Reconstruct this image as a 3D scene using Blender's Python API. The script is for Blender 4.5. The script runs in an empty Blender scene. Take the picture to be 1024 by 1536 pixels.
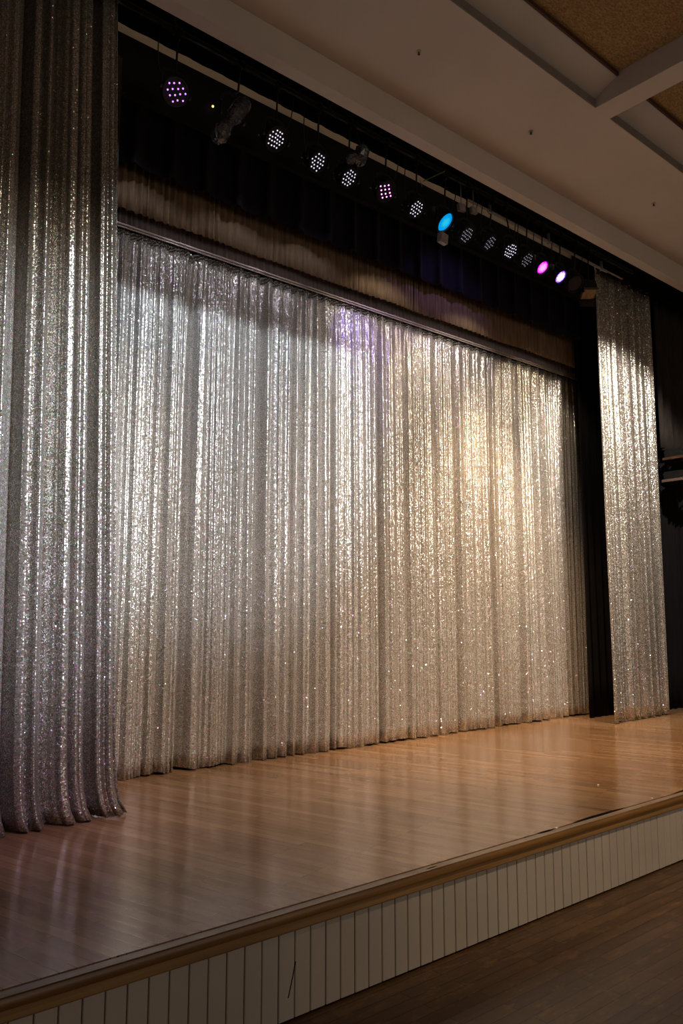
import bpy, bmesh, math, random
from mathutils import Vector, Matrix
PI = math.pi
S = bpy.context.scene
COL = S.collection
R = random.Random(7)

# ------------------------------------------------------------------ helpers
def tag(o, label=None, cat=None, group=None, kind=None):
    if label: o['label'] = label
    if cat: o['category'] = cat
    if group: o['group'] = group
    if kind: o['kind'] = kind
    return o

def empty(name, loc, label, cat, group=None):
    o = bpy.data.objects.new(name, None); COL.objects.link(o)
    o.location = loc; o.empty_display_size = 0.1
    return tag(o, label, cat, group)

def obj(name, bm, mat, parent=None, smooth=False, angle=None):
    me = bpy.data.meshes.new(name)
    bmesh.ops.recalc_face_normals(bm, faces=bm.faces)
    if smooth:
        for f in bm.faces: f.smooth = True
        for e in bm.edges:
            if len(e.link_faces) == 2 and e.calc_face_angle(0) > math.radians(38): e.smooth = False
    bm.to_mesh(me); bm.free()
    me.materials.append(mat)
    o = bpy.data.objects.new(name, me); COL.objects.link(o)
    if parent: o.parent = parent
    return o

def box(bm, x0, x1, y0, y1, z0, z1, M=None, bev=0):
    b = bmesh.new()
    v = bmesh.ops.create_cube(b, size=1)['verts']
    for q in v:
        q.co = Vector(((x0+x1)/2+q.co.x*(x1-x0), (y0+y1)/2+q.co.y*(y1-y0), (z0+z1)/2+q.co.z*(z1-z0)))
    if bev: bmesh.ops.bevel(b, geom=b.edges[:], offset=bev, segments=2, affect='EDGES')
    if M: b.transform(M)
    merge(bm, b)

def merge(bm, b):
    me = bpy.data.meshes.new('tmp'); b.to_mesh(me); b.free()
    bm.from_mesh(me); bpy.data.meshes.remove(me)

def lathe(bm, prof, seg=28, M=None, cap=True):
    """prof: list of (r, z) along local z"""
    b = bmesh.new(); rings = []
    for r, z in prof:
        rings.append([b.verts.new((r*math.cos(2*PI*k/seg), r*math.sin(2*PI*k/seg), z)) for k in range(seg)])
    for a, c in zip(rings, rings[1:]):
        for k in range(seg):
            b.faces.new((a[k], a[(k+1) % seg], c[(k+1) % seg], c[k]))
    if cap:
        b.faces.new(rings[0][::-1]); b.faces.new(rings[-1])
    if M: b.transform(M)
    merge(bm, b)

def tube(bm, pts, r, seg=8):
    pts = [Vector(p) for p in pts]; rings = []
    b = bmesh.new(); prev = None
    for i, p in enumerate(pts):
        t = (pts[min(i+1, len(pts)-1)] - pts[max(i-1, 0)]).normalized()
        a = Vector((0, 0, 1)) if abs(t.z) < .9 else Vector((1, 0, 0))
        if prev: a = prev
        u = t.cross(a).normalized(); w = u.cross(t).normalized(); prev = w
        rings.append([b.verts.new(p + r*(math.cos(2*PI*k/seg)*u + math.sin(2*PI*k/seg)*w)) for k in range(seg)])
    for a, c in zip(rings, rings[1:]):
        for k in range(seg): b.faces.new((a[k], a[(k+1) % seg], c[(k+1) % seg], c[k]))
    b.faces.new(rings[0][::-1]); b.faces.new(rings[-1])
    merge(bm, b)

def prism_x(bm, prof, x0, x1):
    """closed (y,z) profile swept along x"""
    a = [bm.verts.new((x0, y, z)) for y, z in prof]; c = [bm.verts.new((x1, y, z)) for y, z in prof]
    n = len(prof)
    for k in range(n): bm.faces.new((a[k], a[(k+1) % n], c[(k+1) % n], c[k]))
    bm.faces.new(a[::-1]); bm.faces.new(c)

# ------------------------------------------------------------------ materials
class NT:
    def __init__(s, name):
        s.m = bpy.data.materials.new(name); s.m.use_nodes = True
        s.t = s.m.node_tree; s.t.nodes.clear()
        s.out = s.n('ShaderNodeOutputMaterial')
    def n(s, typ, **kw):
        q = s.t.nodes.new(typ)
        for k, v in kw.items(): setattr(q, k, v)
        return q
    def l(s, a, b): s.t.links.new(a, b)
    def math(s, op, a, b=None, c=None):
        q = s.n('ShaderNodeMath', operation=op)
        for i, v in enumerate((a, b, c)):
            if v is None: continue
            if isinstance(v, (int, float)): q.inputs[i].default_value = v
            else: s.l(v, q.inputs[i])
        return q.outputs[0]
    def vm(s, op, a, b=None, out=0):
        q = s.n('ShaderNodeVectorMath', operation=op)
        for i, v in enumerate((a, b)):
            if v is None: continue
            if isinstance(v, tuple): q.inputs[i].default_value = v
            elif isinstance(v, (int, float)): q.inputs[3].default_value = v
            else: s.l(v, q.inputs[i])
        return q
    def ramp(s, f, stops):
        q = s.n('ShaderNodeValToRGB'); e = q.color_ramp.elements
        e[0].position, e[0].color = stops[0][0], (*stops[0][1], 1)
        e[1].position, e[1].color = stops[-1][0], (*stops[-1][1], 1)
        for p, c in stops[1:-1]:
            k = e.new(p); k.color = (*c, 1)
        s.l(f, q.inputs[0]); return q.outputs[0]
    def bsdf(s, **kw):
        b = s.n('ShaderNodeBsdfPrincipled')
        for k, v in kw.items():
            i = b.inputs[k.replace('_', ' ')]
            if hasattr(v, 'is_linked'): s.l(v, i)
            elif isinstance(v, tuple): i.default_value = (*v, 1) if len(v) == 3 else v
            else: i.default_value = v
        s.l(b.outputs[0], s.out.inputs[0]); return b

def plain(name, col, rough=.6, metal=0, noise=.12, scale=6, spec=.5):
    t = NT(name); g = t.n('ShaderNodeNewGeometry')
    no = t.n('ShaderNodeTexNoise'); no.inputs['Scale'].default_value = scale; no.inputs['Detail'].default_value = 5
    t.l(g.outputs['Position'], no.inputs['Vector'])
    lo = tuple(c*(1-noise) for c in col); hi = tuple(min(1, c*(1+noise)) for c in col)
    c = t.ramp(no.outputs[0], [(.3, lo), (.7, hi)])
    t.bsdf(Base_Color=c, Roughness=rough, Metallic=metal, Specular_IOR_Level=spec)
    return t.m

def velvet(name, col, rough=.85, sheen=.15):
    t = NT(name); g = t.n('ShaderNodeNewGeometry')
    no = t.n('ShaderNodeTexNoise'); no.inputs['Scale'].default_value = 9; no.inputs['Detail'].default_value = 6
    mp = t.n('ShaderNodeMapping'); mp.inputs['Scale'].default_value = (3, 3, .5)
    t.l(g.outputs['Position'], mp.inputs[0]); t.l(mp.outputs[0], no.inputs['Vector'])
    c = t.ramp(no.outputs[0], [(.3, tuple(q*.75 for q in col)), (.7, tuple(q*1.25 for q in col))])
    b = t.bsdf(Base_Color=c, Roughness=rough, Specular_IOR_Level=.15, Sheen_Weight=sheen, Sheen_Roughness=.4)
    return t.m

def sequin(name, base=(.62, .585, .52), cloth=(.24, .21, .175), su=118, sv=125, k1=.36, k2=1.5, rough=.27, metal=.8, irid=.16):
    """little mirror discs sewn in rows on a grey cloth; every disc tilts a little its own way"""
    t = NT(name)
    uv = t.n('ShaderNodeUVMap', uv_map='UVMap')
    mp = t.n('ShaderNodeMapping'); mp.inputs['Scale'].default_value = (su, sv, 1)
    t.l(uv.outputs[0], mp.inputs[0])
    vo = t.n('ShaderNodeTexVoronoi', voronoi_dimensions='2D'); vo.inputs['Scale'].default_value = 1
    vo.inputs['Randomness'].default_value = .75
    t.l(mp.outputs[0], vo.inputs['Vector'])
    wn = t.n('ShaderNodeTexWhiteNoise', noise_dimensions='3D'); t.l(vo.outputs['Color'], wn.inputs['Vector'])
    rnd = wn.outputs['Value']
    # tilt: most discs small, a few large
    big = t.math('GREATER_THAN', rnd, .93)
    kk = t.math('ADD', k1, t.math('MULTIPLY', big, k2-k1))
    off = t.vm('SUBTRACT', vo.outputs['Color'], (.5, .5, .5)).outputs[0]
    off = t.vm('MULTIPLY', off, (.6, .6, 1.2)).outputs[0]
    sc = t.n('ShaderNodeVectorMath', operation='SCALE'); t.l(off, sc.inputs[0]); t.l(kk, sc.inputs['Scale'])
    ge = t.n('ShaderNodeNewGeometry')
    nn = t.vm('NORMALIZE', t.vm('ADD', ge.outputs['Normal'], sc.outputs[0]).outputs[0]).outputs[0]
    # disc colour varies, faintly iridescent
    hs = t.n('ShaderNodeHueSaturation'); hs.inputs['Saturation'].default_value = 1
    ir = t.n('ShaderNodeMix', data_type='RGBA'); t.l(t.math('MULTIPLY_ADD', big, .42, irid), ir.inputs[0])
    ir.inputs[6].default_value = (*base, 1); t.l(vo.outputs['Color'], ir.inputs[7])
    t.l(ir.outputs[2], hs.inputs['Color'])
    t.l(t.math('MULTIPLY_ADD', wn.outputs['Value'], .7, .55), hs.inputs['Value'])
    disc = t.math('LESS_THAN', vo.outputs['Distance'], .52)
    m1 = t.n('ShaderNodeMix', data_type='RGBA'); t.l(disc, m1.inputs[0])
    m1.inputs[6].default_value = (*cloth, 1); t.l(hs.outputs[0], m1.inputs[7])
    p = t.bsdf(Base_Color=m1.outputs[2], Roughness=rough, Normal=nn)
    t.l(t.math('MULTIPLY', disc, metal), p.inputs['Metallic'])
    t.l(t.math('SUBTRACT', t.math('SUBTRACT', .75, t.math('MULTIPLY', disc, .75-rough)), t.math('MULTIPLY', big, .12)), p.inputs['Roughness'])
    return t.m

def boards(name, ang, width, length, cols, rough, wear=0.0, bump=.15, pk=.5, rv=.2, mortar=.0012):
    t = NT(name); g = t.n('ShaderNodeNewGeometry')
    mp = t.n('ShaderNodeMapping', vector_type='TEXTURE'); mp.inputs['Rotation'].default_value = (0, 0, ang)
    t.l(g.outputs['Position'], mp.inputs[0])
    br = t.n('ShaderNodeTexBrick'); br.offset = .37; br.offset_frequency = 2; br.squash = 1
    br.inputs['Color1'].default_value = (0, 0, 0, 1); br.inputs['Color2'].default_value = (1, 1, 1, 1)
    br.inputs['Mortar'].default_value = (.5, .5, .5, 1)
    br.inputs['Scale'].default_value = 1; br.inputs['Mortar Size'].default_value = mortar
    br.inputs['Brick Width'].default_value = length; br.inputs['Row Height'].default_value = width
    t.l(mp.outputs[0], br.inputs['Vector'])
    # grain
    m2 = t.n('ShaderNodeMapping'); m2.inputs['Scale'].default_value = (2.2, 38, 1); t.l(mp.outputs[0], m2.inputs[0])
    gr = t.n('ShaderNodeTexNoise'); gr.inputs['Scale'].default_value = 1; gr.inputs['Detail'].default_value = 6
    ad = t.vm('ADD', m2.outputs[0], t.vm('SCALE', br.outputs['Color'], 9).outputs[0]).outputs[0]
    t.l(m2.outputs[0], gr.inputs['Vector'])
    bl = t.n('ShaderNodeTexNoise'); bl.inputs['Scale'].default_value = 1.1; bl.inputs['Detail'].default_value = 5
    t.l(g.outputs['Position'], bl.inputs['Vector'])
    f = t.math('ADD', t.math('MULTIPLY', t.math('ADD', br.outputs['Color'], 0), pk), t.math('MULTIPLY', gr.outputs[0], 1-pk))
    c = t.ramp(f, [(.12, cols[0]), (.5, cols[1]), (.88, cols[2])])
    mx = t.n('ShaderNodeMix', data_type='RGBA', blend_type='MULTIPLY'); mx.inputs[0].default_value = .55
    t.l(c, mx.inputs[6]); t.l(t.ramp(bl.outputs[0], [(.35, (.62, .6, .58)), (.65, (1.0, 1.0, 1.0))]), mx.inputs[7])
    m3 = t.n('ShaderNodeMix', data_type='RGBA'); t.l(br.outputs['Fac'], m3.inputs[0])
    t.l(mx.outputs[2], m3.inputs[6]); m3.inputs[7].default_value = (cols[0][0]*.35, cols[0][1]*.35, cols[0][2]*.35, 1)
    last = m3.outputs[2]
    sn = t.n('ShaderNodeTexNoise'); sn.inputs['Scale'].default_value = 7; sn.inputs['Detail'].default_value = 9; sn.inputs['Roughness'].default_value = .75
    m5 = t.n('ShaderNodeMapping'); m5.inputs['Scale'].default_value = (.8, 2.2, 1); t.l(mp.outputs[0], m5.inputs[0]); t.l(m5.outputs[0], sn.inputs['Vector'])
    if wear:
        m4 = t.n('ShaderNodeMix', data_type='RGBA'); t.l(t.math('MULTIPLY', t.ramp(sn.outputs[0], [(.52, (0, 0, 0)), (.66, (1, 1, 1))]), wear), m4.inputs[0])
        t.l(last, m4.inputs[6]); m4.inputs[7].default_value = (*[min(1, q*1.35) for q in cols[2]], 1); last = m4.outputs[2]
    ro = t.math('MULTIPLY_ADD', sn.outputs[0], rv, rough-rv/2)
    bp = t.n('ShaderNodeBump'); bp.inputs['Strength'].default_value = bump; bp.inputs['Distance'].default_value = .002
    t.l(t.math('SUBTRACT', t.math('MULTIPLY', gr.outputs[0], .5), br.outputs['Fac']), bp.inputs['Height'])
    t.bsdf(Base_Color=last, Roughness=ro, Normal=bp.outputs[0], Specular_IOR_Level=.5)
    return t.m

def emit(name, col, strength):
    t = NT(name); e = t.n('ShaderNodeEmission'); e.inputs[0].default_value = (*col, 1); e.inputs[1].default_value = strength
    t.l(e.outputs[0], t.out.inputs[0]); return t.m

def disc_emit(name, rim, core, strength):
    """a glowing lens: hot speckled middle, coloured rim"""
    t = NT(name); tc = t.n('ShaderNodeTexCoord')
    ln = t.vm('LENGTH', tc.outputs['Object']).outputs['Value']
    vo = t.n('ShaderNodeTexVoronoi'); vo.inputs['Scale'].default_value = 45; t.l(tc.outputs['Object'], vo.inputs['Vector'])
    f = t.math('ADD', t.math('DIVIDE', ln, .078), t.math('MULTIPLY', vo.outputs['Distance'], .35))
    c = t.ramp(f, [(.1, core), (.75, tuple((a+b)/2 for a, b in zip(core, rim))), (1, rim)])
    e = t.n('ShaderNodeEmission'); t.l(c, e.inputs[0]); e.inputs[1].default_value = strength
    t.l(e.outputs[0], t.out.inputs[0]); return t.m

M_silver = sequin('silver_sequins', cloth=(.36, .325, .28), metal=.72)
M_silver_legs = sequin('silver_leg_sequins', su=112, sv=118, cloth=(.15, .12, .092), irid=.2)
M_black = velvet('black_velvet', (.006, .005, .006), sheen=.02)
M_valance = velvet('dark_aubergine_velvet', (.007, .005, .010), sheen=.05)
M_mask = plain('matt_black_board', (.007, .006, .007), .8, noise=.2, spec=.2)
M_grey_drape = velvet('charcoal_drape', (.030, .024, .022), sheen=.05)
M_brown = velvet('brown_pleated_cloth', (.19, .13, .08), sheen=.05)
M_ceil = plain('cream_ceiling_paint', (.60, .535, .475), .75, noise=.05, scale=1.3)
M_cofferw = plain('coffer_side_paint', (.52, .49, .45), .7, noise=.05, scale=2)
M_beige = plain('beige_paint', (.55, .44, .34), .7, noise=.1, scale=3)
M_metal = plain('black_lamp_metal', (.02, .02, .022), .38, .3, noise=.3, scale=30)
M_pipe = plain('dark_pipe_steel', (.05, .048, .047), .4, .6, noise=.3, scale=12)
M_rail = plain('satin_rail', (.42, .36, .31), .45, .3, noise=.15, scale=8)
M_grey = plain('grey_plastic', (.28, .25, .24), .5, noise=.15, scale=20)
M_amber = plain('amber_gel_metal', (.24, .17, .09), .4, .3, noise=.4, scale=30)
M_green = plain('green_gel', (.10, .16, .03), .4, noise=.3, scale=30)
M_panel = plain('off_white_panel_paint', (.47, .43, .375), .5, noise=.07, scale=2.5)
M_gap = plain('dark_gap', (.006, .005, .004), .95, spec=.05)
M_chip = plain('white_scrap', (.8, .78, .72), .6)
M_rust = plain('rust_timber', (.09, .038, .016), .6, noise=.3, scale=25)
M_pinkwall = plain('dusky_panel', (.16, .105, .08), .7)

def wood_x(name, c0, c1, rough=.38):
    t = NT(name); g = t.n('ShaderNodeNewGeometry')
    mp = t.n('ShaderNodeMapping'); mp.inputs['Scale'].default_value = (1.3, 30, 45); t.l(g.outputs['Position'], mp.inputs[0])
    no = t.n('ShaderNodeTexNoise'); no.inputs['Scale'].default_value = 1; no.inputs['Detail'].default_value = 6
    t.l(mp.outputs[0], no.inputs['Vector'])
    t.bsdf(Base_Color=t.ramp(no.outputs[0], [(.32, c0), (.68, c1)]), Roughness=rough)
    return t.m
M_nose = wood_x('golden_nosing_wood', (.15, .07, .016), (.28, .145, .04))
M_trimw = wood_x('golden_trim_wood', (.22, .12, .038), (.36, .21, .078))
M_edgeb = wood_x('edge_board_wood', (.20, .135, .085), (.32, .225, .145))
M_deck = boards('stage_boards', math.radians(90+14), .062, .95, [(.24, .135, .066), (.34, .20, .105), (.47, .295, .16)], .17, bump=.035, pk=.42, rv=.10)
M_hall = boards('hall_boards', 0, .075, .75, [(.060, .029, .011), (.105, .054, .021), (.17, .092, .038)], .42, wear=.75, bump=.3, pk=.34, rv=.3, mortar=.0025)

def cork():
    t = NT('mottled_cork_tile'); g = t.n('ShaderNodeNewGeometry')
    mp = t.n('ShaderNodeMapping'); mp.inputs['Scale'].default_value = (1, 1.9, 1); t.l(g.outputs['Position'], mp.inputs[0])
    no = t.n('ShaderNodeTexNoise'); no.inputs['Scale'].default_value = 42; no.inputs['Detail'].default_value = 5; no.inputs['Roughness'].default_value = .7
    t.l(mp.outputs[0], no.inputs['Vector'])
    c = t.ramp(no.outputs[0], [(.34, (.17, .10, .035)), (.52, (.33, .215, .09)), (.7, (.47, .33, .17))])
    bp = t.n('ShaderNodeBump'); bp.inputs['Strength'].default_value = .6; bp.inputs['Distance'].default_value = .006; t.l(no.outputs[0], bp.inputs['Height'])
    t.bsdf(Base_Color=c, Roughness=.9, Normal=bp.outputs[0]); return t.m
M_cork = cork()

# ------------------------------------------------------------------ setting
bm = bmesh.new(); box(bm, -6, 20, -7, 2.96, -.1, 0)
tag(obj('floor', bm, M_hall), 'worn dark brown board floor of the hall below the stage', None, kind='structure')

ZC = 6.13
# ceiling: flat lower plane with coffers cut in, x ribs every ~2.9 m
bm = bmesh.new()
box(bm, -6, 20, 3.46, 4.5, ZC, ZC+.32)                 # wide flat strip beside the stage opening
ribs = [(-3.1, -2.87), (2.06-.12, 2.06+.11), (5.885, 6.118), (9.70, 9.93), (13.5, 13.73)]
ribs[1] = (2.06-.12-.4, 2.06+.11-.4)
for a, b in ribs: box(bm, a, b, -7, 3.46, ZC, ZC+.22)
box(bm, -6, 20, -.62, -.38, ZC, ZC+.219)
ce = obj('ceiling', bm, M_ceil); tag(ce, 'cream painted ceiling with recessed coffers above the hall', None, kind='structure')
bm = bmesh.new()
prism_x(bm, [(3.4599, ZC+.001), (3.4599, ZC+.085), (3.24, ZC+.185), (3.24, ZC+.2), (3.47, ZC+.2), (3.47, ZC+.001)], -6, 20)
o = obj('coffer_slope', bm, M_cofferw, ce); o['label'] = 'pale sloping inner side of the coffers'
bm = bmesh.new(); box(bm, -6, 20, 3.452, 3.4598, ZC+.003, ZC+.080)  # dark strip: shading at the coffer edge, put in as colour
cl_ = obj('coffer_shade_strip', bm, plain('coffer_shade_tone', (.20, .17, .15), .6), ce)
bm = bmesh.new(); box(bm, -6, 20, 3.222, 3.2399, ZC+.181, ZC+.216)  # shadow line around the cork, painted as a dark strip
obj('edge_shadow_strip', bm, plain('edge_shadow_tone', (.06, .022, .012), .6), ce)
bm = bmesh.new(); box(bm, -6, 20, -7, 3.2399, ZC+.215, ZC+.25)
o = obj('cork_panel', bm, M_cork, ce); o['label'] = 'mottled brown cork panel in the coffer'

# proscenium fascia, drop 0.245, and everything above it
bm = bmesh.new(); box(bm, -6, 20, 4.5, 4.62, 5.885, 6.5)
tag(obj('trim_1', bm, M_ceil), 'cream fascia along the top of the stage opening', None, kind='structure')
bm = bmesh.new(); box(bm, -6, 20, 4.621, 7.0, 7.0, 7.1)
tag(obj('trim_2', bm, M_mask), 'black roof over the stage', None, kind='structure')
bm = bmesh.new(); box(bm, -6, 20, 6.75, 6.85, 0, 7.0)
tag(obj('wall_back', bm, M_mask), 'black wall behind the stage curtain', None, kind='structure')
bm = bmesh.new(); box(bm, 13.6, 13.7, 2.9, 6.75, 0, 7.0)
tag(obj('wall_right', bm, M_pinkwall), 'dusky side wall at the right end of the stage', None, kind='structure')
bm = bmesh.new(); box(bm, -2.3, -2.2, 3.0, 6.75, .452, 5.88)
tag(obj('wall_left', bm, M_mask), 'black side wall left of the stage', None, kind='structure')

# stage
ZS = .452
st = empty('stage', (0, 2.88, 0), 'low wooden stage with golden nosing and off-white vertical panelled front', 'stage')
def cp(o):      # keep world coordinates under an Empty
    o.matrix_parent_inverse = Matrix.Translation(-o.parent.location); return o
bm = bmesh.new()
box(bm, -2.19, 13.59, 2.926, 6.74, .30, ZS)
o = cp(obj('deck', bm, M_deck, st)); o['label'] = 'glossy narrow-board wooden stage deck'
bm = bmesh.new(); box(bm, -2.19, 13.59, 2.9115, 2.9255, .32, ZS-.03)
cp(obj('gap_strip', bm, M_gap, st))
bm = bmesh.new()          # edge board with rounded front
prof = [(2.912, ZS-.001), (2.868, ZS-.001), (2.859, ZS-.004), (2.855, ZS-.012), (2.853, .432), (2.853, .418), (2.857, .411), (2.866, .409), (2.912, .409)]
prism_x(bm, prof, -2.19, 13.59)
o = cp(obj('nosing', bm, M_nose, st, smooth=True)); o['label'] = 'rounded golden wood nosing'
bm = bmesh.new(); box(bm, -2.19, 13.59, 2.863, 2.911, ZS-.0009, ZS+.0004)
cp(obj('edge_board', bm, M_edgeb, st))
bm = bmesh.new()
prism_x(bm, [(2.868, .4085), (2.866, .372), (2.87, .366), (2.91, .366), (2.91, .4085)], -2.19, 13.59)
cp(obj('trim_moulding', bm, M_trimw, st))
bm = bmesh.new()           # vertical boards, each with eased edges; one part, the grooves are its pattern
pw = .0857; x = 2.118-pw*51
while x < 13.5:
    e = .0022
    j = .0007*R.uniform(-1, 1)
    a = [(x+e, 2.889+j), (x+e+.003, 2.886+j), (x+pw-e-.003, 2.886+j), (x+pw-e, 2.889+j)]
    vs0 = [bm.verts.new((p[0], p[1], .012)) for p in a]; vs1 = [bm.verts.new((p[0], p[1], .366)) for p in a]
    for k in range(3): bm.faces.new((vs0[k], vs0[k+1], vs1[k+1], vs1[k]))
    b0 = [bm.verts.new((x+e, 2.899, .012)), bm.verts.new((x+pw-e, 2.899, .012))]
    b1 = [bm.verts.new((x+e, 2.899, .366)), bm.verts.new((x+pw-e, 2.899, .366))]
    bm.faces.new((vs0[0], vs1[0], b1[0], b0[0])); bm.faces.new((vs0[3], b0[1], b1[1], vs1[3]))
    x += pw
o = cp(obj('front_panelling', bm, M_panel, st)); o['label'] = 'off-white vertical tongue-and-groove boarding'
bm = bmesh.new(); box(bm, -2.19, 13.59, 2.9, 2.925, 0, .44)
cp(obj('back_frame', bm, M_gap, st))
# splits in the gap filler where the edge lifts
def sliver(x0, x1, y, w, h=.0006):
    bm = bmesh.new(); n = 10
    top = []; bot = []
    for i in range(n+1):
        u = i/n; xx = x0+(x1-x0)*u; ww = w*math.sin(PI*u)**.6
        top.append(bm.verts.new((xx, y+ww/2+.001*R.uniform(-1, 1), ZS+h))); bot.append(bm.verts.new((xx, y-ww/2, ZS+h)))
    for i in range(n): bm.faces.new((bot[i], bot[i+1], top[i+1], top[i]))
    r = bmesh.ops.extrude_face_region(bm, geom=bm.faces[:])
    for v in r['geom']:
        if isinstance(v, bmesh.types.BMVert): v.co.z += .0006
    o = cp(obj('crack', bm, M_gap, st)); o['label'] = 'dark split along the edge of the deck'
sliver(4.35, 4.95, 2.925, .034); sliver(3.98, 4.15, 2.915, .024); sliver(5.6, 6.6, 2.925, .034); sliver(3.02, 3.10, 2.885, .010)
for px, py, s in ((4.165, 2.912, .011), (5.332, 2.940, .009), (5.446, 3.425, .010)):
    bm = bmesh.new(); bmesh.ops.create_icosphere(bm, subdivisions=1, radius=s)
    for v in bm.verts: v.co = Vector((v.co.x*1.4, v.co.y*.8, max(v.co.z*.5+.004, 0))) + Vector((px, py, ZS)) + Vector((R.uniform(-.002, .002), 0, 0))
    o = obj('paper_scrap', bm, M_chip)
    tag(o, {4.165: 'small white scrap at the stage edge, left end of the long dark split',
            5.332: 'tiny white scrap at the stage edge, right of the long dark split',
            5.446: 'tiny white scrap alone on the open boards before the right sequin curtain'}[px], 'paper scrap')
# scratch on the panelling
bm = bmesh.new()
tube(bm, [(2.168, 2.8845, .10), (2.183, 2.8845, .15), (2.197, 2.8845, .20), (2.206, 2.8845, .235)], .0022, 6)
o = cp(obj('scratch', bm, M_gap, st)); o['label'] = 'dark diagonal scratch on the panelling'

# ------------------------------------------------------------------ curtains
def noise1(seed, n=4096):
    r = random.Random(seed); return [r.uniform(-1, 1) for _ in range(n)]
def vnoise(tab, x):
    i = math.floor(x); f = x-i; f = f*f*(3-2*f); return tab[i % len(tab)]*(1-f)+tab[(i+1) % len(tab)]*f

def curtain(name, x0, x1, y, z0, z1, mat, seed=1, pleats=(.12, .03), fine=(.045, .008), seams=(), seam_w=.03, seam_d=.07,
            dx=.01, nz=30, top_flat=0.0, flare=0.0, bottom=None, right_fn=None, left_fn=None, thick=.003, parent=None, zpow=1.0, pinch=.25, swell=.03):
    T1, T2, T3, T4 = noise1(seed), noise1(seed+50), noise1(seed+90), noise1(seed+130)
    n = max(8, int((x1-x0)/dx)); bm = bmesh.new(); uvl = bm.loops.layers.uv.new('UVMap')
    lam, A = pleats; lf, Af = fine
    # irregular phases
    ph = [0.0]; pf = [0.0]
    for i in range(n):
        xx = x0+(x1-x0)*i/n
        ph.append(ph[-1] + 2*PI*dx/(lam*(1+.38*vnoise(T1, xx/lam*.7))))
        pf.append(pf[-1] + 2*PI*dx/(lf*(1+.4*vnoise(T2, xx/lf*.6))))
    rows = []; us = []
    for j in range(nz+1):
        v = (j/nz)**zpow; z = z0+(z1-z0)*v
        row = []; ul = []; acc = 0; last = None
        for i in range(n+1):
            u = i/n; xx = x0+(x1-x0)*u
            amp = A*(.5+.75*abs(vnoise(T3, xx/.35+z*.06)))*(1-.35*top_flat*v)
            s = math.sin(ph[i]+.5*vnoise(T4, z*.45+xx*.3))
            s2 = math.sin(2*ph[i])
            yy = -amp*s - Af*(.5+.8*abs(vnoise(T4, xx/.2+9)))*math.sin(pf[i]+.4*vnoise(T3, z*.6))
            yy -= swell*vnoise(T2, xx/.45+z*.10)*(1-top_flat*v**6)
            xo = pinch*amp*s2
            for sx in seams:
                c, w, d = (sx, seam_w, seam_d) if isinstance(sx, (int, float)) else sx
                q = (xx-c)/w
                if abs(q) < 3: yy += d*math.exp(-q*q)*(1-top_flat*v**6)
            if flare: yy -= flare*(1-v)**3*(.4+.6*abs(vnoise(T1, xx/.25)))
            X = xx+xo
            if right_fn: X += right_fn(v)*u
            if left_fn: X += left_fn(v)*(1-u)
            zz = z
            if bottom and j == 0: zz = z0+bottom(xx)
            p = Vector((X, y+yy, zz))
            if last is not None: acc += (p-last).length
            last = p; row.append(bm.verts.new(p)); ul.append(acc)
        rows.append(row); us.append(ul)
    base = us[nz//2]
    for j in range(nz):
        for i in range(n):
            f = bm.faces.new((rows[j][i], rows[j][i+1], rows[j+1][i+1], rows[j+1][i])); f.smooth = True
            for lp, (a, b) in zip(f.loops, ((j, i), (j, i+1), (j+1, i+1), (j+1, i))):
                lp[uvl].uv = (base[b], rows[a][b].co.z)
    me = bpy.data.meshes.new(name); bm.to_mesh(me); bm.free(); me.materials.append(mat)
    o = bpy.data.objects.new(name, me); COL.objects.link(o)
    if thick:
        md = o.modifiers.new('thickness', 'SOLIDIFY'); md.thickness = thick; md.offset = 1
    if parent: o.parent = parent
    return o

# back sequin curtain: cloth, header above the rail
seams = [(2.55, .02, .05), (3.33, .055, .12), (3.78, .02, .06), (4.08, .035, .10), (4.45, .015, .07), (4.937, .018, .08), (5.55, .028, .12), (5.96, .015, .05),
         (6.43, .02, .06), (6.765, .025, .10), (7.42, .025, .09), (7.90, .03, .10), (8.43, .035, .10), (8.85, .03, .07), (3.0, .02, .05)]
Tb = noise1(333)
r_ = random.Random(99)
seams += [(r_.uniform(2.2, 9.1), r_.uniform(.006, .012), r_.uniform(.02, .045)) for k in range(34)]
bk = empty('sequin_backdrop_curtain', (5.6, 5.9, ZS), 'wide silver sequin curtain hanging from a slim rail across the back of the stage', 'curtain')
cl = curtain('cloth', 1.9, 9.22, 5.9, ZS+.012, 4.88, M_silver, 11, (.15, .026), (.045, .0075), seams, dx=.0085, nz=34, top_flat=.85, bottom=lambda x: .012*vnoise(Tb, x/.12), zpow=1.0)
cl.parent = bk; cp(cl)
M_sheer = plain('pale_gauze', (.30, .27, .30), .8, noise=.1, scale=10)
hd = curtain('header', 1.9, 9.22, 5.91, 4.905, 5.14, M_sheer, 12, (.06, .012), (.03, .004), dx=.0085, nz=3, thick=.002)
hd.parent = bk; cp(hd)
bm = bmesh.new(); box(bm, 1.9, 9.22, 5.842, 5.856, 4.888, 4.906, bev=.004); box(bm, 1.9, 9.22, 5.84, 5.852, 4.868, 4.876)
o = cp(obj('rail', bm, M_rail, bk)); o['label'] = 'slim satin metal rail'

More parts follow.
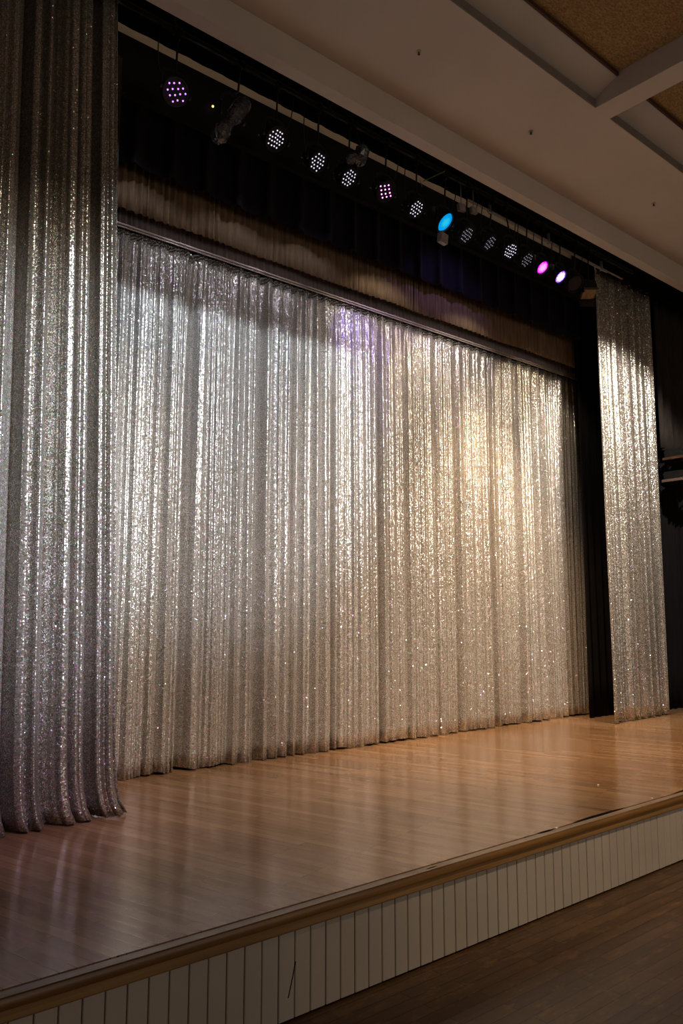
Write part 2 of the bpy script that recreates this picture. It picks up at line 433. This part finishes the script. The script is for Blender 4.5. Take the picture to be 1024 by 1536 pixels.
# left sequin leg
Ld = [(1.30, .03, .12), (1.50, .04, .17), (1.60, .02, .09), (1.705, .038, .17), (1.83, .02, .10), (1.955, .045, .18), (2.10, .03, .13), (1.0, .04, .15)]
def lshift(v): return .26*(1-v)**1.0
def lbottom(x): return -.004+.018*abs(vnoise(Tb, x/.11+7))
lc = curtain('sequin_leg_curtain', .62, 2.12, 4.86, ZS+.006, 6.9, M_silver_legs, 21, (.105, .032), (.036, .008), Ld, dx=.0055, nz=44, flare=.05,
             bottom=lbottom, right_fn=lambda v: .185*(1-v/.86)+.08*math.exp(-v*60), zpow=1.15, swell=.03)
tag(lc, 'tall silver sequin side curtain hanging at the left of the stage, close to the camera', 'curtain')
# right sequin leg
rc = curtain('sequin_leg_curtain', 8.64, 9.98, 5.22, ZS+.006, 6.45, M_silver_legs, 31, (.17, .055), (.045, .009), [(8.90, .03, .10), (9.30, .04, .10), (9.62, .03, .09), (9.80, .02, .06)], dx=.007, nz=36,
             left_fn=lambda v: -.03*(1-v)+.02, bottom=lambda x: .008*vnoise(Tb, x/.1+3)+.004)
tag(rc, 'narrow silver sequin side curtain hanging at the right end of the stage', 'curtain')

# brown pleated cloth above the backdrop
bc = curtain('pleated_drape', 1.9, 9.0, 5.765, 4.985, 6.1, M_brown, 41, (.07, .016), (.03, .004), dx=.008, nz=8, pinch=.3, swell=.015)
tag(bc, 'brown finely pleated drape above the sequin backdrop', 'curtain')
# dark valance with deep folds, stepped hem
def fold_valance():
    n = 1500; x0, x1 = 1.8, 8.84; yb = 5.62; zb = 5.275; zt = 6.1
    bm = bmesh.new(); rows = []; T = noise1(5); nz = 10
    for j in range(nz+1):
        v = j/nz; row = []
        for i in range(n+1):
            x = x0+(x1-x0)*i/n
            ph = (x-2.746)/.325 + .10*vnoise(T, x*1.3); f = ph-math.floor(ph)
            fold = .085*(.5-.5*math.cos(2*PI*f**1.5))
            y = yb-fold*(1-.35*v)
            z = zb+(zt-zb)*v
            if j == 0: z += .03*math.cos(2*PI*f)*.35 + .008*vnoise(T, x*3)
            row.append(bm.verts.new((x+.04*math.sin(2*PI*f)*(1-.3*v), y, z)))
        rows.append(row)
    for j in range(nz):
        for i in range(n):
            f = bm.faces.new((rows[j][i], rows[j][i+1], rows[j+1][i+1], rows[j+1][i])); f.smooth = True
    me = bpy.data.meshes.new('valance'); bm.to_mesh(me); bm.free(); me.materials.append(M_valance)
    o = bpy.data.objects.new('valance', me); COL.objects.link(o)
    md = o.modifiers.new('thickness', 'SOLIDIFY'); md.thickness = .006; md.offset = 1
    return o
tag(fold_valance(), 'near-black velvet valance with deep folds and a stepped hem behind the lamp row', 'valance')
# smooth masking board behind the lamps
bm = bmesh.new(); box(bm, 1.8, 9.0, 5.40, 5.44, 5.725, 6.21); box(bm, 1.8, 9.0, 5.385, 5.445, 5.712, 5.727)
tag(obj('masking_board', bm, M_mask), 'long smooth black masking board directly behind the lamp row', 'board')
# upper black border between the light slot and the fascia
b1 = curtain('border_curtain', 1.5, 13.5, 5.09, 6.02, 6.9, M_black, 61, (.3, .006), (.1, .002), dx=.03, nz=6, pinch=.1, swell=.002)
tag(b1, 'straight black border cloth hanging high behind the lighting pipe', 'curtain')
# beige beam seen in the slot
bm = bmesh.new(); box(bm, 1.2, 9.05, 5.70, 5.85, 6.28, 6.72, bev=.005)
tag(obj('ceiling_beam', bm, M_beige), 'beige beam running behind the lamps, seen through the slot between black cloths', 'beam')
# black legs right
b2 = curtain('black_leg_curtain', 8.90, 9.75, 5.66, ZS+.004, 6.9, M_black, 71, (.16, .04), (.05, .004), dx=.012, nz=14)
tag(b2, 'black side curtain between the sequin backdrop and the right sequin curtain', 'curtain')
b3 = curtain('black_leg_curtain', 9.9, 13.4, 5.52, ZS+.004, 6.9, M_black, 81, (.2, .05), (.06, .006), dx=.014, nz=14)
tag(b3, 'full-height black side curtain right of the right sequin curtain', 'curtain')
b5 = curtain('black_leg_curtain', 1.0, 2.35, 5.3, ZS+.004, 5.95, M_grey_drape, 91, (.2, .04), (.06, .006), dx=.014, nz=14)
tag(b5, 'dark side curtain behind the left sequin curtain', 'curtain')
b4 = curtain('drape_panel', 10.28, 11.6, 5.30, 4.0, 6.9, M_grey_drape, 101, (.30, .05), (.09, .006), dx=.012, nz=12)
tag(b4, 'short charcoal drape ending above the side lantern at the right edge', 'curtain')

# ------------------------------------------------------------------ lighting bar
def rot_to(n, spin=0):
    n = Vector(n).normalized(); return n.to_track_quat('Z', 'Y').to_matrix().to_4x4() @ Matrix.Rotation(spin, 4, 'Z')
PY, PZ = 4.985, 6.105
pp = empty('lighting_pipe', (5.5, PY, PZ), 'long dark lighting pipe carrying the row of stage lamps', 'pipe')
bm = bmesh.new()
lathe(bm, [(.024, 0), (.024, 7.2)], 18, Matrix.Translation((2.0, PY, PZ)) @ Matrix.Rotation(PI/2, 4, 'Y'))
cp(obj('tube', bm, M_pipe, pp, smooth=True))
bm = bmesh.new()
cpts = []
for i in range(141):
    x = 2.15+i*.0485; cpts.append((x, PY-.028+.006*math.sin(i*.9), PZ-.022-.02*abs(math.sin(i*.21))-.004*math.sin(i*1.7)))
tube(bm, cpts, .008, 6); cp(obj('cable', bm, M_metal, pp, smooth=True))
for hx in (2.6, 4.1, 5.6, 7.1, 8.6):
    bm = bmesh.new(); tube(bm, [(hx, PY, PZ+.02), (hx, PY, 7.0)], .006, 6); box(bm, hx-.012, hx+.012, PY-.03, PY+.03, PZ-.03, PZ+.035, bev=.004)
    cp(obj('hanger', bm, M_pipe, pp))
# thin second batten in front of the right sequin curtain
bm = bmesh.new()
lathe(bm, [(.011, 0), (.011, 3.0)], 12, Matrix.Translation((6.0, 5.02, 5.975)) @ Matrix.Rotation(PI/2, 4, 'Y'))
lathe(bm, [(.008, 0), (.008, 2.3)], 12, Matrix.Translation((6.3, 5.0, 5.94)) @ Matrix.Rotation(PI/2, 4, 'Y'))
for hx in (6.35, 7.4, 8.5): box(bm, hx-.008, hx+.008, 4.994, 5.026, 5.935, 6.06)
tag(obj('batten', bm, M_rail, smooth=True), 'thin pale twin-rod batten under the border cloth, ending over the right sequin curtain', 'batten')

# camera basis for aiming lamps at the house seat
CAM = Vector((0, 0, 1.7))
def clamp_bm(loc):
    """hook clamp and stem from the pipe down to the yoke, local to lamp origin"""
    bm = bmesh.new(); dx_, dy_, dz_ = 0, PY-loc[1], PZ-loc[2]
    lathe(bm, [(.034, -.02), (.036, -.016), (.036, .016), (.034, .02)], 14, Matrix.Translation((0, dy_, dz_)) @ Matrix.Rotation(PI/2, 4, 'Y'))
    box(bm, -.018, .018, dy_-.022, dy_+.022, dz_-.075, dz_-.028, bev=.004)
    tube(bm, [(0, dy_, dz_-.07), (0, 0, .165)], .0085, 8)
    tube(bm, [(-.05, dy_-.005, dz_-.045), (.012, dy_-.005, dz_-.045)], .006, 6)
    return bm
def yoke_bm(r=.1, h=.165, n=(0, -.5, -1)):
    bm = bmesh.new(); w = r+.018
    pts = [(-w, 0, -.01), (-w, 0, h*.55)] + [(-w*math.cos(t), 0, h*.55+(h*.45)*math.sin(t)) for t in [PI*k/10 for k in range(1, 10)]] + [(w, 0, h*.55), (w, 0, -.01)]
    for a, b in zip(pts, pts[1:]):
        a = Vector(a); b = Vector(b); d = (b-a)
        M = Matrix.Translation((a+b)/2) @ d.to_track_quat('Z', 'Y').to_matrix().to_4x4()
        box(bm, -.003, .003, -.012, .012, -d.length/2-.002, d.length/2+.002, M)
    for s in (-1, 1):
        lathe(bm, [(.016, -.006), (.016, .012)], 10, Matrix.Translation((s*w, 0, 0)) @ Matrix.Rotation(s*PI/2, 4, 'Y'))
    return bm
def cable_bm(loc, s=1):
    dy_, dz_ = PY-loc[1], PZ-loc[2]
    bm = bmesh.new(); P = []
    a = Vector((.0, .08, .03)); b = Vector((.16*s, dy_-.02, dz_-.03))
    for k in range(11):
        u = k/10; p = a.lerp(b, u); p.z -= .10*math.sin(PI*u)*(1-u*.3); p.x += .05*s*math.sin(PI*u); P.append(p)
    tube(bm, P, .005, 6); return bm
def hexspots(kind):
    out = []
    if kind == 16:   # offset rows of 3/4/4/4... as in the photo
        for r_, (n, o) in enumerate(((3, .5), (4, 0), (4, .35), (3, .7))):
            for k in range(n): out.append(((k+o-1.5)*.040, (1.5-r_)*.040))
    elif kind == 12:
        for r_, n in enumerate((3, 3, 3, 3)):
            for k in range(n): out.append(((k-1)*.043+.008*(r_-1.5), (1.5-r_)*.036))
    else:
        for r_, n in enumerate((3, 4, 5, 4, 3) if kind == 19 else (3, 5, 6, 5, 4)):
            for k in range(n): out.append(((k-(n-1)/2)*(.034 if kind == 19 else .029), (2-r_)*.030))
    return out
LED = {}
for nm, c, s in (('violet', (.50, .16, 1.0), 3.0), ('magenta', (1.0, .30, 1.0), 5), ('white', (.86, .82, 1.0), 1.1), ('dim', (.75, .72, .9), .30)):
    LED[nm] = emit('led_'+nm, c, s)
lb = bmesh.new(); bmesh.ops.create_uvsphere(lb, u_segments=10, v_segments=6, radius=.0068)
for v in lb.verts: v.co.z *= .5
LEDME = {}
for nm in LED:
    me = bpy.data.meshes.new('led_'+nm); lb.to_mesh(me); me.materials.append(LED[nm]); LEDME[nm] = me
for me in LEDME.values():
    for p in me.polygons: p.use_smooth = True
lb.free()

def view_n(loc, cos, ang):
    """unit aim: cos to the house seat, tilted about it so the face foreshortens along ang"""
    v = (CAM-Vector(loc)).normalized()
    right = Vector((math.cos(math.radians(40.5)), -math.sin(math.radians(40.5)), 0)); right = (right - v*right.dot(v)).normalized()
    up = right.cross(v); up = up if up.z > 0 else -up
    m = (right*math.cos(ang)+up*math.sin(ang))
    return (v*cos + m*math.sqrt(1-cos*cos)).normalized(), up, right
LG = 'row of stage lamps on the lighting pipe'
def led_par(loc, color, kind, label, cos=.7, ang=-35, rad=.092, spin=0):
    t = empty('led_par_lamp', loc, label, 'stage lamp', LG)
    n, up, right = view_n(loc, cos, math.radians(ang))
    M = rot_to(n, spin)
    bm = bmesh.new()
    lathe(bm, [(.03, -.16), (.06, -.15), (rad*.9, -.11), (rad, -.05), (rad*1.02, .0), (rad*1.02, .012), (rad*.93, .012), (rad*.93, -.004)], 28, M, cap=True)
    for k in range(10):
        a = 2*PI*k/10; box(bm, rad*.75, rad*1.0, -.003, .003, -.13, -.03, M @ Matrix.Rotation(a, 4, 'Z'))
    hs = obj('housing', bm, M_metal, t, smooth=True)
    bm = bmesh.new(); lathe(bm, [(rad*.92, -.004), (rad*.92, .001)], 28, M); fc = obj('lens_plate', bm, M_metal, t)
    if kind in ('disc',): pass
    else:
        for (a, b) in hexspots(kind):
            if math.hypot(a, b) > rad*.9: a *= .85; b *= .85
            d = bpy.data.objects.new('led', LEDME[color]); COL.objects.link(d); d.parent = fc
            d.matrix_local = M @ Matrix.Translation((a+R.uniform(-.004, .004), b+R.uniform(-.004, .004), .004))
    obj('yoke', yoke_bm(rad, .165), M_metal, t); obj('clamp', clamp_bm(loc), M_metal, t, smooth=True)
    obj('power_cable', cable_bm(loc, R.choice((-1, 1))), M_metal, t, smooth=True)
    return t, n
def disc_lamp(loc, mat, label, cos=.6, ang=-35, rad=.085, lens_name='glowing_lens'):
    t = empty('par_lamp', loc, label, 'stage lamp', LG)
    n, up, right = view_n(loc, cos, math.radians(ang)); M = rot_to(n)
    bm = bmesh.new()
    lathe(bm, [(.035, -.22), (.06, -.20), (rad*.95, -.14), (rad*1.05, -.02), (rad*1.12, .006), (rad*1.12, .014), (rad*1.0, .014), (rad*1.0, -.01)], 28, M)
    obj('housing', bm, M_metal, t, smooth=True)
    bm = bmesh.new(); lathe(bm, [(rad*.97, -.004), (rad*.9, .006), (rad*.5, .012), (.002, .014)], 28, None)
    ln = obj(lens_name, bm, mat, t, smooth=True); ln.matrix_local = M
    obj('yoke', yoke_bm(rad, .165), M_metal, t); obj('clamp', clamp_bm(loc), M_metal, t, smooth=True)
    obj('power_cable', cable_bm(loc, R.choice((-1, 1))), M_metal, t, smooth=True)
    return t, n

Y5 = 5.0
led_par((2.629, Y5, 5.613), 'violet', 16, 'round lamp with violet glowing dots, leftmost of the lamp row', cos=.95, ang=-20, rad=.10, spin=.4)
led_par((3.56, Y5, 5.624), 'white', 23, 'lamp face of white dots just right of the plastic-wrapped spotlight', cos=.8, rad=.105)
led_par((4.0, Y5, 5.591), 'white', 19, 'lamp face of white dots left of the small shiny hanging lamp', cos=.75)
led_par((4.358, Y5, 5.579), 'white', 19, 'lamp face of white dots directly below the small shiny hanging lamp', cos=.7)
led_par((4.81, Y5, 5.619), 'magenta', 12, 'lamp with bright magenta glowing dots in the middle of the row', cos=.8, rad=.10, spin=.5)
led_par((5.217, Y5, 5.591), 'white', 19, 'lamp face of white dots between the magenta dotted lamp and the cyan lamp', cos=.7)
M_cyan = disc_emit('cyan_lens', (.0, .33, .80), (.03, .62, .86), 1.0)
M_mag = disc_emit('magenta_lens', (.75, .0, .75), (1.0, .35, .9), 2.0)
M_vio = disc_emit('violet_white_lens', (.22, .05, 1.0), (.95, .85, 1.0), 2.6)
disc_lamp((5.624, Y5, 5.593), M_cyan, 'lamp with a large glowing cyan lens', cos=.55, rad=.098)
led_par((5.956, Y5, 5.568), 'dim', 23, 'lamp face of dim white dots right of the cyan lamp', cos=.6, rad=.105)
led_par((6.36, 5.03, 5.62), 'dim', 19, 'lamp face of dim dots, upper left of an overlapping pair', cos=.5)
led_par((6.58, 4.93, 5.565), 'white', 23, 'lamp face of white dots, lower right of an overlapping pair', cos=.7)
led_par((6.962, Y5, 5.602), 'dim', 19, 'lamp face of very dim dots left of the magenta lens lamp', cos=.6)
disc_lamp((7.246, Y5, 5.602), M_mag, 'lamp with a small glowing magenta lens', cos=.65, rad=.075)
disc_lamp((7.593, Y5, 5.592), M_vio, 'lamp with a small violet-white glowing lens, rightmost lit lamp', cos=.6, rad=.075)
M_dark_lens = plain('unlit_lens', (.05, .04, .045), .15, .1)
disc_lamp((7.89, Y5, 5.595), M_dark_lens, 'unlit dark lamp right of the violet-white lens', cos=.7, rad=.10, lens_name='lens')

# amber boxy lantern at the end of the row
t = empty('lantern', (8.175, Y5, 5.545), 'boxy unlit lantern with an amber front, last of the lamp row at right', 'stage lamp', LG)
n, _, _ = view_n((8.139, Y5, 5.566), .75, math.radians(-70)); M = rot_to(n)
bm = bmesh.new(); box(bm, -.09, .09, -.09, .09, -.16, 0, M, bev=.012); obj('housing', bm, M_metal, t)
bm = bmesh.new(); box(bm, -.075, .075, -.075, .075, 0, .008, M, bev=.003); obj('lens', bm, M_amber, t)
for s in (-1, 1):
    bm = bmesh.new(); box(bm, -.09, .09, -.002, .002, 0, .09, M @ Matrix.Translation((0, s*.09, 0)) @ Matrix.Rotation(s*-.4, 4, 'X')); obj('barn_door', bm, M_amber if s > 0 else M_metal, t)
obj('yoke', yoke_bm(.1, .165), M_metal, t); obj('clamp', clamp_bm((8.175, Y5, 5.545)), M_metal, t, smooth=True)

# plastic wrapped profile spotlight
def wrap_mat():
    t = NT('clear_plastic_wrap'); g = t.n('ShaderNodeNewGeometry')
    no = t.n('ShaderNodeTexNoise'); no.inputs['Scale'].default_value = 38; no.inputs['Detail'].default_value = 6
    t.l(g.outputs['Position'], no.inputs['Vector'])
    bp = t.n('ShaderNodeBump'); bp.inputs['Strength'].default_value = 1; bp.inputs['Distance'].default_value = .01; t.l(no.outputs[0], bp.inputs['Height'])
    t.bsdf(Base_Color=t.ramp(no.outputs[0], [(.35, (.02, .02, .022)), (.75, (.13, .13, .14))]), Roughness=.12, Metallic=.2, Normal=bp.outputs[0], Coat_Weight=.8, Coat_Roughness=.08)
    return t.m
M_wrap = wrap_mat()
def crumple(bm, amp, seed):
    r = random.Random(seed)
    for v in bm.verts: v.co += Vector((r.uniform(-amp, amp), r.uniform(-amp, amp), r.uniform(-amp, amp)))
A = Vector((3.235, 4.95, 5.80)); B = Vector((2.906, 4.85, 5.278)); d = (A-B); L = d.length
t = empty('profile_spotlight', tuple((A+B)/2), 'long spotlight wrapped in clear plastic, hanging tilted among the lamps', 'stage lamp', LG)
M = d.to_track_quat('Z', 'Y').to_matrix().to_4x4() @ Matrix.Diagonal((.88, .88, 1.16, 1))
bm = bmesh.new(); b2_ = bmesh.new()
lathe(b2_, [(.03, .24), (.065, .22), (.078, .17), (.08, .12), (.078, .07), (.075, .03), (.06, .0), (.052, -.03)], 22, M); crumple(b2_, .003, 4); merge(bm, b2_)
obj('lamp_house', bm, M_wrap, t, smooth=False)
bm = bmesh.new(); lathe(bm, [(.05, -.03), (.05, -.07), (.056, -.1), (.058, -.14)], 22, M); crumple(bm, .003, 6); obj('barrel', bm, M_wrap, t)
bm = bmesh.new()
for k, (r_, z_) in enumerate(((0.05, 0), (.075, -.04), (.083, -.09), (.07, -.13), (.03, -.15))): pass
lathe(bm, [(.055, -.14), (.078, -.17), (.08, -.22), (.062, -.26), (.02, -.28)], 18, M); crumple(bm, .005, 8)
obj('lens_wrap', bm, M_wrap, t)
bm = yoke_bm(.085, .2); obj('yoke', bm, M_metal, t)
bm = bmesh.new(); c0 = (A+B)/2
tube(bm, [(0, 0, .19), (.10, .08, .32), (.12, PY-c0.y, PZ-c0.z-.03)], .009, 8)
lathe(bm, [(.036, -.02), (.036, .02)], 14, Matrix.Translation((.12, PY-c0.y, PZ-c0.z)) @ Matrix.Rotation(PI/2, 4, 'Y'))
obj('clamp', bm, M_metal, t, smooth=True)
# small shiny lamp
sp = (4.42, 4.90, 5.78)
t = empty('wrapped_lamp', sp, 'small shiny plastic-wrapped lamp hanging above the row of white-dotted faces', 'stage lamp', LG)
bm = bmesh.new(); lathe(bm, [(.02, -.1), (.05, -.07), (.065, -.01), (.06, .05), (.03, .08)], 16, Matrix.Rotation(.5, 4, 'X')); crumple(bm, .007, 3); obj('housing', bm, M_wrap, t)
bm = bmesh.new(); lathe(bm, [(.02, -.08), (.045, -.05), (.05, 0), (.03, .04)], 14, Matrix.Translation((-.12, -.03, -.09)) @ Matrix.Rotation(.9, 4, 'Y')); crumple(bm, .007, 5); obj('snoot', bm, M_wrap, t)
bm = bmesh.new(); tube(bm, [(0, 0, .05), (0, PY-sp[1], PZ-sp[2]-.02)], .009, 8); lathe(bm, [(.036, -.02), (.036, .02)], 14, Matrix.Translation((0, PY-sp[1], PZ-sp[2])) @ Matrix.Rotation(PI/2, 4, 'Y')); obj('clamp', bm, M_metal, t, smooth=True)
bm = bmesh.new(); tube(bm, [(-.02, 0, 0), (-.07, -.02, -.05), (-.12, -.03, -.07)], .012, 8); obj('neck', bm, M_metal, t, smooth=True)

# unseen front-of-house lamp under the hall ceiling; its added top shutter cuts the cool wash in a straight line across the backdrop
t = empty('unseen_front_lamp', (3.9, -.28, 6.02), 'unseen black front lamp with a top shutter added to cut the cool wash', 'stage lamp')
bm = bmesh.new(); box(bm, -.14, .14, -.30, -.06, -.10, .07, None, .01); obj('housing', bm, M_metal, t)
bm = bmesh.new(); box(bm, -.22, .22, .300, .303, -.0795, .085); obj('shutter', bm, M_metal, t)
for sx_ in (-.13, .13):
    bm = bmesh.new(); box(bm, sx_-.008, sx_+.008, -.1, .30, .06, .072); obj('shutter_arm', bm, M_metal, t)
bm = bmesh.new(); tube(bm, [(0, -.2, .06), (0, -.2, .11)], .02, 8); obj('stem', bm, M_metal, t)

# little grey junction box under the cyan lamp, hanging on the board edge
bm = bmesh.new(); box(bm, -.055, .055, -.03, .03, -.055, .05, Matrix.Rotation(.12, 4, 'Y'), bev=.008)
o = obj('junction_box', bm, M_grey); o.location = (5.565, 4.98, 5.395); tag(o, 'small grey box hanging just below the cyan lamp', 'box')
bm = bmesh.new()
lathe(bm, [(.045, 0), (.045, .006)], 16, Matrix.Scale(.6, 4, (1, 0, 0))); tube(bm, [(0, .01, .03), (0, .02, .25)], .005, 6)
o = obj('gel_tag', bm, M_green); o.rotation_euler = (PI/2-.3, .3, .5); o.location = (5.23, 4.95, 5.835); tag(o, 'small green tag hanging on the lighting pipe above the lamps', 'tag')
# pale plug boxes near pipe
for i, (x, z, s, lb_) in enumerate(((5.83, 5.80, .05, 'pale plug box hanging right above the cyan lamp, left one of two'), (6.02, 5.835, .045, 'pale plug box hanging right above the cyan lamp, right one of two'))):
    bm = bmesh.new(); box(bm, -s, s, -.02, .02, -s*.8, s*.8, Matrix.Rotation(-.15, 4, 'Y'), bev=.006); tube(bm, [(0, .0, s*.5), (.02, .02, .27)], .006, 6)
    o = obj('plug_box', bm, M_grey); o.location = (x, 4.96, z); tag(o, lb_, 'box')
# spare hooks on the pipe
for i, x in enumerate((3.05, 3.78, 4.62, 5.0, 5.42, 6.15, 6.75, 7.42, 8.3)):
    pass
# tiny status light
bm = bmesh.new(); bmesh.ops.create_uvsphere(bm, u_segments=8, v_segments=6, radius=.010)
bm.transform(Matrix.Translation((0, 0, 0)))
o = obj('status_light', bm, emit('amber_led', (1, .6, .12), 2.2)); o.location = (3.17, 5.365, 5.93); tag(o, 'tiny yellow indicator light on the black board left of the wrapped spotlight', 'indicator light')

# sprinklers
for (x, y, lb_) in ((4.197, 3.972, 'tiny chrome ceiling sprinkler, leftmost, near the top of the picture'), (5.736, 4.03, 'tiny chrome ceiling sprinkler in the middle of the three'), (7.809, 3.947, 'tiny ceiling sprinkler farthest right, above the right sequin curtain')):
    t = empty('sprinkler', (x, y, ZC), lb_, 'sprinkler', 'sprinklers on the ceiling')
    bm = bmesh.new(); lathe(bm, [(.022, 0), (.022, -.004), (.012, -.006)], 16); obj('rosette', bm, M_rail, t, smooth=True)
    bm = bmesh.new(); lathe(bm, [(.006, -.005), (.006, -.022), (.012, -.024), (.012, -.027)], 12); obj('head', bm, M_metal, t, smooth=True)

# side boom at right: two lanterns on a pole
bp_ = empty('boom_pole', (11.02, 5.12, ZS), 'dark upright pole holding the side lanterns at the right edge', 'pole')
bm = bmesh.new(); lathe(bm, [(.14, 0), (.14, .02), (.03, .03), (.024, .05), (.024, 3.75)], 18); obj('pole', bm, M_pipe, bp_, smooth=True)
def side_lantern(loc, rimmat, label, sz=1.0):
    t = empty('side_lantern', loc, label, 'stage lamp', 'lanterns on the side pole')
    M = Matrix.Rotation(-.12, 4, 'Y')
    bm = bmesh.new(); box(bm, -.27*sz, .22*sz, -.13, .13, -.02, .13, M, bev=.02); obj('housing', bm, M_metal, t)
    bm = bmesh.new(); box(bm, -.285*sz, .235*sz, -.142, .142, -.012, .026, M, bev=.004); obj('rim', bm, rimmat, t)
    bm = bmesh.new(); box(bm, -.25*sz, .2*sz, -.11, .11, -.06, -.02, M, bev=.01); obj('lens_frame', bm, M_mask, t)
    bm = bmesh.new(); tube(bm, [(.2*sz, 0, .05), (.30*sz, 0, .1), (11.02-loc[0], 5.12-loc[1], .12)], .012, 8); obj('bracket', bm, M_pipe, t, smooth=True)
side_lantern((10.62, 5.16, 3.875), M_rust, 'upper black side lantern with a rust-coloured rim under the charcoal drape')
side_lantern((10.55, 5.16, 3.56), M_pinkwall, 'lower black side lantern with a dusky pink rim below the upper one', .95)

# ------------------------------------------------------------------ light
def spot(name, loc, target, watts, col, size, blend=.6, rad=.06):
    l = bpy.data.lights.new(name, 'SPOT'); l.energy = watts; l.color = col; l.spot_size = math.radians(size); l.spot_blend = blend; l.shadow_soft_size = rad
    o = bpy.data.objects.new(name, l); COL.objects.link(o); o.location = loc
    o.rotation_euler = (Vector(target)-Vector(loc)).to_track_quat('-Z', 'Y').to_euler(); return o
WARM = (1, .80, .58); WW = (1, .88, .74); COOL = (.66, .80, 1)
def area(name, loc, target, watts, col, sx, sy):
    l = bpy.data.lights.new(name, 'AREA'); l.shape = 'RECTANGLE'; l.size = sx; l.size_y = sy; l.energy = watts; l.color = col
    o = bpy.data.objects.new(name, l); COL.objects.link(o); o.location = loc
    o.rotation_euler = (Vector(target)-Vector(loc)).to_track_quat('-Z', 'Y').to_euler(); return o
area('hall_light', (6, -6.5, 2.9), (6.5, 4, 2.2), 95, (1, .80, .64), 9, 3)
area('slot_fill', (5.5, 5.25, 6.85), (5.5, 5.75, 6.4), 3.2, (1, .78, .55), 7, .1)  # added fill that brightens the beam in the slot, not a known lamp
spot('front_light', (7.9, 2.7, 6.06), (9.4, 5.22, 3.2), 880, WW, 56, .5)
spot('front_light', (8.2, -.3, 6.05), (8.1, 5.9, 2.75), 700, WARM, 36, .6)
spot('front_light', (6.2, -.3, 6.05), (6.1, 5.9, 2.75), 950, WARM, 37, .6)
spot('front_light', (3.9, -.28, 6.02), (3.7, 5.9, 3.7), 1500, (.74, .86, 1), 37, .6, .0035)
spot('front_light', (5.0, -.5, 6.0), (3.9, 5.9, 1.7), 900, (1, .79, .70), 42, 1, .06)  # added warm fill for the lower left of the backdrop
spot('front_light', (6.6, -.5, 6.0), (6.9, 5.9, 1.6), 420, (1, .80, .66), 42, 1, .06)  # added warm fill for the lower right of the backdrop
spot('front_light', (4.4, -.4, 6.0), (5.2, 4.4, .45), 680, (1, .74, .48), 60, 1, .1)  # added warm flood to brighten the deck
spot('front_light', (2.9, -2.7, 6.05), (1.9, 4.9, 2.8), 1900, WW, 25, 1)
spot('front_light', (5.0, -2.7, 6.05), (1.75, 4.9, 2.6), 4600, COOL, 21, 1)
spot('front_light', (3.0, -2.5, 6.05), (1.75, 4.9, 1.1), 900, (.84, .60, 1), 18, .9)  # added violet spot that tints the foot of the left curtain
# row of lamps wash onto the backdrop
for lx in (2.63, 3.56, 4.36): spot('lamp_beam', (lx, 4.86, 5.50), (lx+.1, 5.9, 4.2), 12, (.85, .86, 1), 80, .5, .03)
spot('lamp_beam', (4.81, 4.86, 5.52), (5.30, 5.9, 4.40), 60, (.22, .14, 1), 36, .9, .03)
spot('lamp_beam', (5.2, 4.86, 5.50), (5.6, 5.9, 3.6), 40, WW, 90, .5, .03)
spot('lamp_beam', (6.6, 4.80, 5.45), (6.9, 5.9, 3.4), 60, WW, 90, .5, .03)
spot('lamp_beam', (6.2, 4.78, 5.43), (6.3, 5.9, 4.85), 12, (.5, .35, 1), 100, .6, .03)
spot('lamp_beam', (7.9, 4.84, 5.46), (8.2, 5.9, 3.2), 50, WARM, 80, .5, .03)
spot('lamp_beam', (7.0, 4.75, 5.45), (7.3, 5.0, .45), 800, (1, .66, .38), 80, .9, .05)
spot('lamp_beam', (2.7, 4.75, 5.5), (2.3, 4.9, .6), 22, (.7, .5, 1), 30, .9, .05)

w = bpy.data.worlds.new('world'); S.world = w; w.use_nodes = True
bg = w.node_tree.nodes['Background']; bg.inputs[0].default_value = (1, .80, .64, 1); bg.inputs[1].default_value = .075

# ------------------------------------------------------------------ camera
c = bpy.data.cameras.new('camera'); co = bpy.data.objects.new('camera', c); COL.objects.link(co)
co.location = CAM; co.rotation_euler = (math.radians(90+7.51), 0, math.radians(-40.51))
c.sensor_fit = 'VERTICAL'; c.sensor_height = 36; c.lens = 1191/1536*36; c.clip_start = .05
S.camera = co
vs = S.view_settings; vs.view_transform = 'Standard'; vs.look = 'None'; vs.gamma = 1; vs.exposure = 0; vs.use_curve_mapping = False
